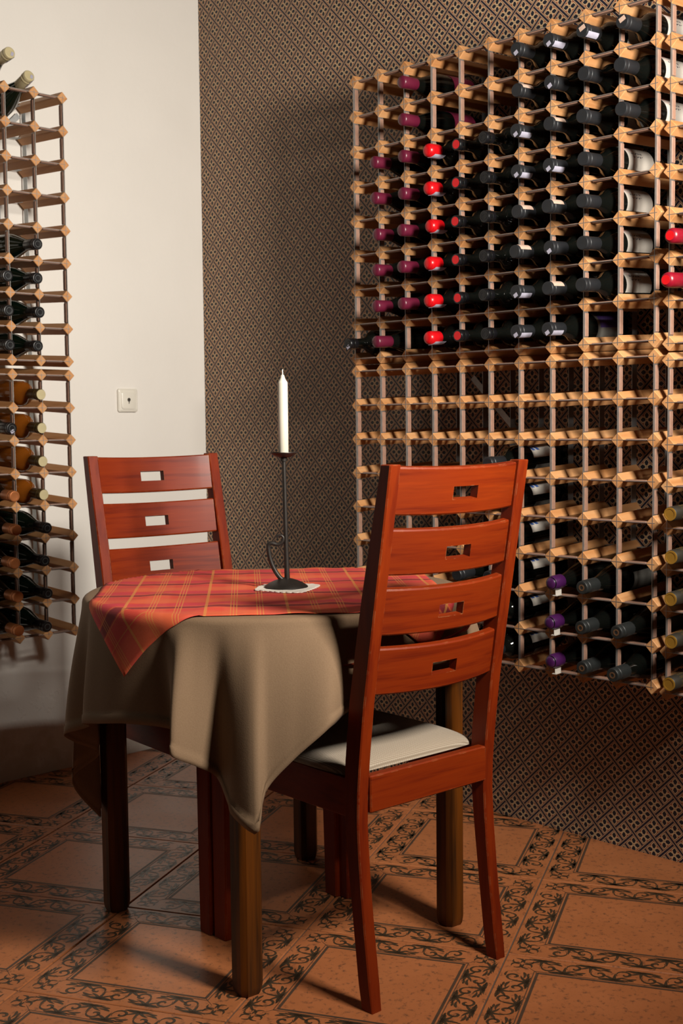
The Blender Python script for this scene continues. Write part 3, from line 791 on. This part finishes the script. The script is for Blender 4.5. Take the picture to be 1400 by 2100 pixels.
# cloth: hem control points (rim angle, hem angle, hem radius, hem height)
HEM = [(40, 40, .47, .59), (30, 30, .445, .60), (18, 18, .462, .61), (8, 8, .442, .61), (-4, -3, .445, .61), (-14, -14, .438, .600), (-22, -24, .450, .573), (-29, -30.3, .505, .56), (-37, -38.3, .500, .499),
       (-44, -44.2, .500, .440), (-47, -45.8, .530, .368), (-50.5, -51.9, .490, .392), (-53, -53.6, .465, .408), (-57, -57.8, .425, .445), (-62, -61.8, .460, .475), (-66.5, -65.3, .500, .502),
       (-69.5, -66.8, .47, .508), (-73, -69.5, .428, .530), (-78, -76, .430, .536), (-87, -86.8, .440, .532), (-97, -97, .448, .519), (-105, -105.5, .455, .507), (-109, -110, .432, .490), (-116, -119, .474, .461), (-122, -127, .452, .425),
       (-127, -133, .405, .385), (-131, -128, .463, .338), (-137, -137, .412, .228), (-146, -149, .46, .33), (-156, -156, .445, .42), (-165, -165, .47, .49), (-183, -183, .45, .56), (-205, -205, .49, .50), (-226, -226, .50, .28),
       (-250, -250, .45, .50), (-270, -270, .47, .56), (-295, -295, .45, .57), (-320, -320, .47, .59)]
HN = len(HEM)
def hem_at(theta):                                   # theta in degrees, (-320, 40]
    while theta > 40: theta -= 360
    while theta <= -320: theta += 360
    for i in range(HN-1):
        if HEM[i][0] >= theta >= HEM[i+1][0]:
            t = (HEM[i][0]-theta)/(HEM[i][0]-HEM[i+1][0]); break
    g = lambda q: HEM[max(0, min(HN-1, q))]
    def cr(k_):
        p0, p1, p2, p3 = g(i-1)[k_], g(i)[k_], g(i+1)[k_], g(i+2)[k_]
        return .5*((2*p1) + (-p0+p2)*t + (2*p0-5*p1+4*p2-p3)*t*t + (-p0+3*p1-3*p2+p3)*t**3)
    zl = g(i)[3] + (g(i+1)[3]-g(i)[3])*t
    return cr(1), cr(2), .5*cr(3) + .5*zl
ZT = .7572; RBND = .014
def skirt(theta, s, off=0.0):                        # theta degrees, s = arc length beyond the flat disc
    ph, rh, zh = hem_at(theta); qa = RBND*pi/2
    R0 = TR - RBND; L = sqrt((ZT-RBND-zh)**2 + (rh-TR)**2)
    if s <= qa:
        a_ = s/RBND; r = R0 + (RBND+off)*sin(a_); z = ZT - RBND + (RBND+off)*cos(a_); t = 0
    else:
        t = (s-qa)/L; e = t**1.0
        ez = t
        bulge = (rh-TR)
        r = TR + bulge*(1-(1-min(1, t))**1.5 if t < 1 else 1) + off
        z = ZT - RBND - (ZT-RBND-zh)*ez
    tt = theta + (ph-theta)*min(1, t)**1.2
    a_ = radians(tt); return (TC.x + r*cos(a_), TC.y + r*sin(a_), z), (L+qa)
mb = MB(); nth = 420; rings = [0.03, .12, .22, .32, .40, TR-RBND]
mb.v.append((TC.x, TC.y, ZT)); cols = []
for k_ in range(nth):
    th = 40 - 360*k_/nth; q = []
    for rr_ in rings: q.append(len(mb.v)); mb.v.append((TC.x+rr_*cos(radians(th)), TC.y+rr_*sin(radians(th)), ZT))
    L = skirt(th, 0)[1]; qa = RBND*pi/2
    for s, of in [(qa*.25, 0), (qa*.5, 0), (qa*.75, 0), (qa, 0)] + [(qa + (L-.020-qa)*i/22, 0) for i in range(1, 23)] + [(L-.0185, .0018), (L-.009, .0018), (L, .0014)]:
        q.append(len(mb.v)); mb.v.append(skirt(th, s, of)[0])
    cols.append(q)
for k_ in range(nth):
    a_, c_ = cols[k_], cols[(k_+1) % nth]; mb.f.append((0, c_[0], a_[0]))
    for i in range(len(a_)-1): mb.f.append((a_[i], c_[i], c_[i+1], a_[i+1]))
tc = build('tablecloth', mb, m_cloth, None, 180)
tag(tc, 'taupe brown tablecloth hanging in folds with pointed corners', 'tablecloth')
sm = tc.modifiers.new('thickness', 'SOLIDIFY'); sm.thickness = .0014; sm.offset = -1

# plaid topper laid over it
A1 = radians(50); E1 = Vector((cos(A1), sin(A1))); E2 = Vector((cos(A1-pi/2), sin(A1-pi/2)))
PCt = TC + E1*(-.014) + E2*.006; HS = .381
mb = MB(); mb.uv = []; n = 84; idx = {}
for a_ in range(n+1):
    for c_ in range(n+1):
        u_, v_ = (-1+2*a_/n)*HS, (-1+2*c_/n)*HS
        p = PCt + E1*u_ + E2*v_; d = p - TC; rho = d.length; th = math.degrees(atan2(d.y, d.x))
        wr = .0012*sin(u_*26+1) * sin(v_*19) + .0008*sin(u_*55+v_*30)
        if rho <= TR-RBND: P3 = (p.x, p.y, ZT+.0022+max(0, wr)*1.4)
        else:
            P3 = skirt(th, rho-(TR-RBND), .0045)[0]
        idx[(a_, c_)] = len(mb.v); mb.v.append(P3); mb.uv.append((u_, v_))
for a_ in range(n):
    for c_ in range(n): mb.f.append((idx[(a_, c_)], idx[(a_+1, c_)], idx[(a_+1, c_+1)], idx[(a_, c_+1)]))
tp = build('table_topper', mb, m_plaid, None, 180)
tag(tp, 'square red plaid cloth with yellow stripes, one corner hanging over table edge', 'table cloth')
sm = tp.modifiers.new('thickness', 'SOLIDIFY'); sm.thickness = .0012; sm.offset = 0

# ---------------------------------------------------------------- doily, candlestick, candle
CB = Vector((1.467, -.936)); zb0 = ZT+.0052
rx = Vector((cos(YAW), sin(YAW))); fx = Vector((-sin(YAW), cos(YAW)))
mb = MB(); n = 96; q = []; q2 = []
for i in range(n):
    t = 2*pi*i/n; sq = 1/max(abs(cos(t+.35)), abs(sin(t+.35)))
    r = .052*(.62*sq+.52) + .0025*abs(sin(t*16)) + .002*sin(3*t)
    p = CB + rx*(r*cos(t)*1.08+.002) + fx*(r*sin(t)*1.25)
    q.append((p.x, p.y, zb0-.0012)); q2.append((p.x, p.y, zb0+.0004 + .001*sin(7*t)**2))
mb.loft([q, q2]); dl = build('lace_doily', mb, m_doily)
tag(dl, 'small white lace doily with ragged edge under the candlestick', 'doily')
zc0 = zb0 + .0008
cs = thing('candlestick', 'black wrought-iron candlestick with curled side hook on the doily', 'candlestick', (CB.x, CB.y, zc0))
mb = MB(); mb.lathe([(0, .0485), (.0012, .0495), (.004, .0475), (.010, .038), (.015, .027), (.019, .015), (.0205, .006)], 40, 'z'); build('base', mb, m_iron, cs, 60)
def cp(px_, py_, dpt=0):                             # offsets in metres from photo-plane offsets around the stem foot
    a_ = (px_-588)/908; return (rx.x*a_ + fx.x*dpt, rx.y*a_ + fx.y*dpt, .016 + (1196-py_)/908)
build('stem', MB().tube([cp(590.5, 1194), cp(589.5, 1150), cp(588, 1060), cp(586.5, 950)], [.0062, .0056, .0052, .0048], 14), m_iron, cs, 60)
hk = [(590, 1191), (584, 1195), (577, 1192), (568, 1180), (561, 1166), (556, 1151), (553.5, 1136), (553, 1126), (555, 1121), (561, 1120), (570, 1122.5), (577, 1121), (582, 1116), (583.5, 1109), (580, 1104.5), (574, 1104.5), (570.5, 1109)]
def smooth_pts(P, k_=4):
    out = []
    for i in range(len(P)-1):
        p0, p1, p2, p3 = P[max(0, i-1)], P[i], P[i+1], P[min(len(P)-1, i+2)]
        for j in range(k_):
            t = j/k_; out.append(tuple(.5*((2*b_)+(-a_+c_)*t+(2*a_-5*b_+4*c_-d_)*t*t+(-a_+3*b_-3*c_+d_)*t**3) for a_, b_, c_, d_ in zip(p0, p1, p2, p3)))
    return out + [P[-1]]
sp = smooth_pts(hk); build('hook', MB().tube([cp(*p, -.004*(i/len(sp))) for i, p in enumerate(sp)], [.0052 - .0026*max(0, (i-.55*len(sp))/len(sp)/.45) for i in range(len(sp))], 12), m_iron, cs, 60)
top = cp(586.3, 948)
mb = MB(); mb.lathe([(top[2]-.006, .0075), (top[2]+.002, .008), (top[2]+.003, .006)], 20, 'z'); c2 = build('collar', mb, m_iron, cs, 50); c2.location = (top[0], top[1], 0)
mb = MB(); mb.lathe([(top[2]+.002, .004), (top[2]+.004, .016), (top[2]+.0085, .025), (top[2]+.0135, .0310), (top[2]+.0145, .0308), (top[2]+.0105, .024), (top[2]+.007, .014), (top[2]+.0065, .002)], 36, 'z'); c2 = build('drip_pan', mb, m_iron, cs, 60); c2.location = (top[0], top[1], 0)
cz = zc0 + top[2] + .0068
cn = thing('candle', 'unlit white candle standing in the iron candlestick', 'candle', (CB.x+top[0], CB.y+top[1], cz))
mb = MB(); mb.lathe([(0, .0105), (.001, .0112), (.08, .0113), (.160, .0112), (.1635, .0107), (.168, .0075), (.173, .0052), (.178, .0040), (.180, .002)], 28, 'z'); build('wax_body', mb, m_wax, cn, 50)
build('wick', MB().tube([(0, 0, .178), (.0004, 0, .184), (-.0002, 0, .1885), (.0007, 0, .1915)], .0012, 8), m_wick, cn, 60)
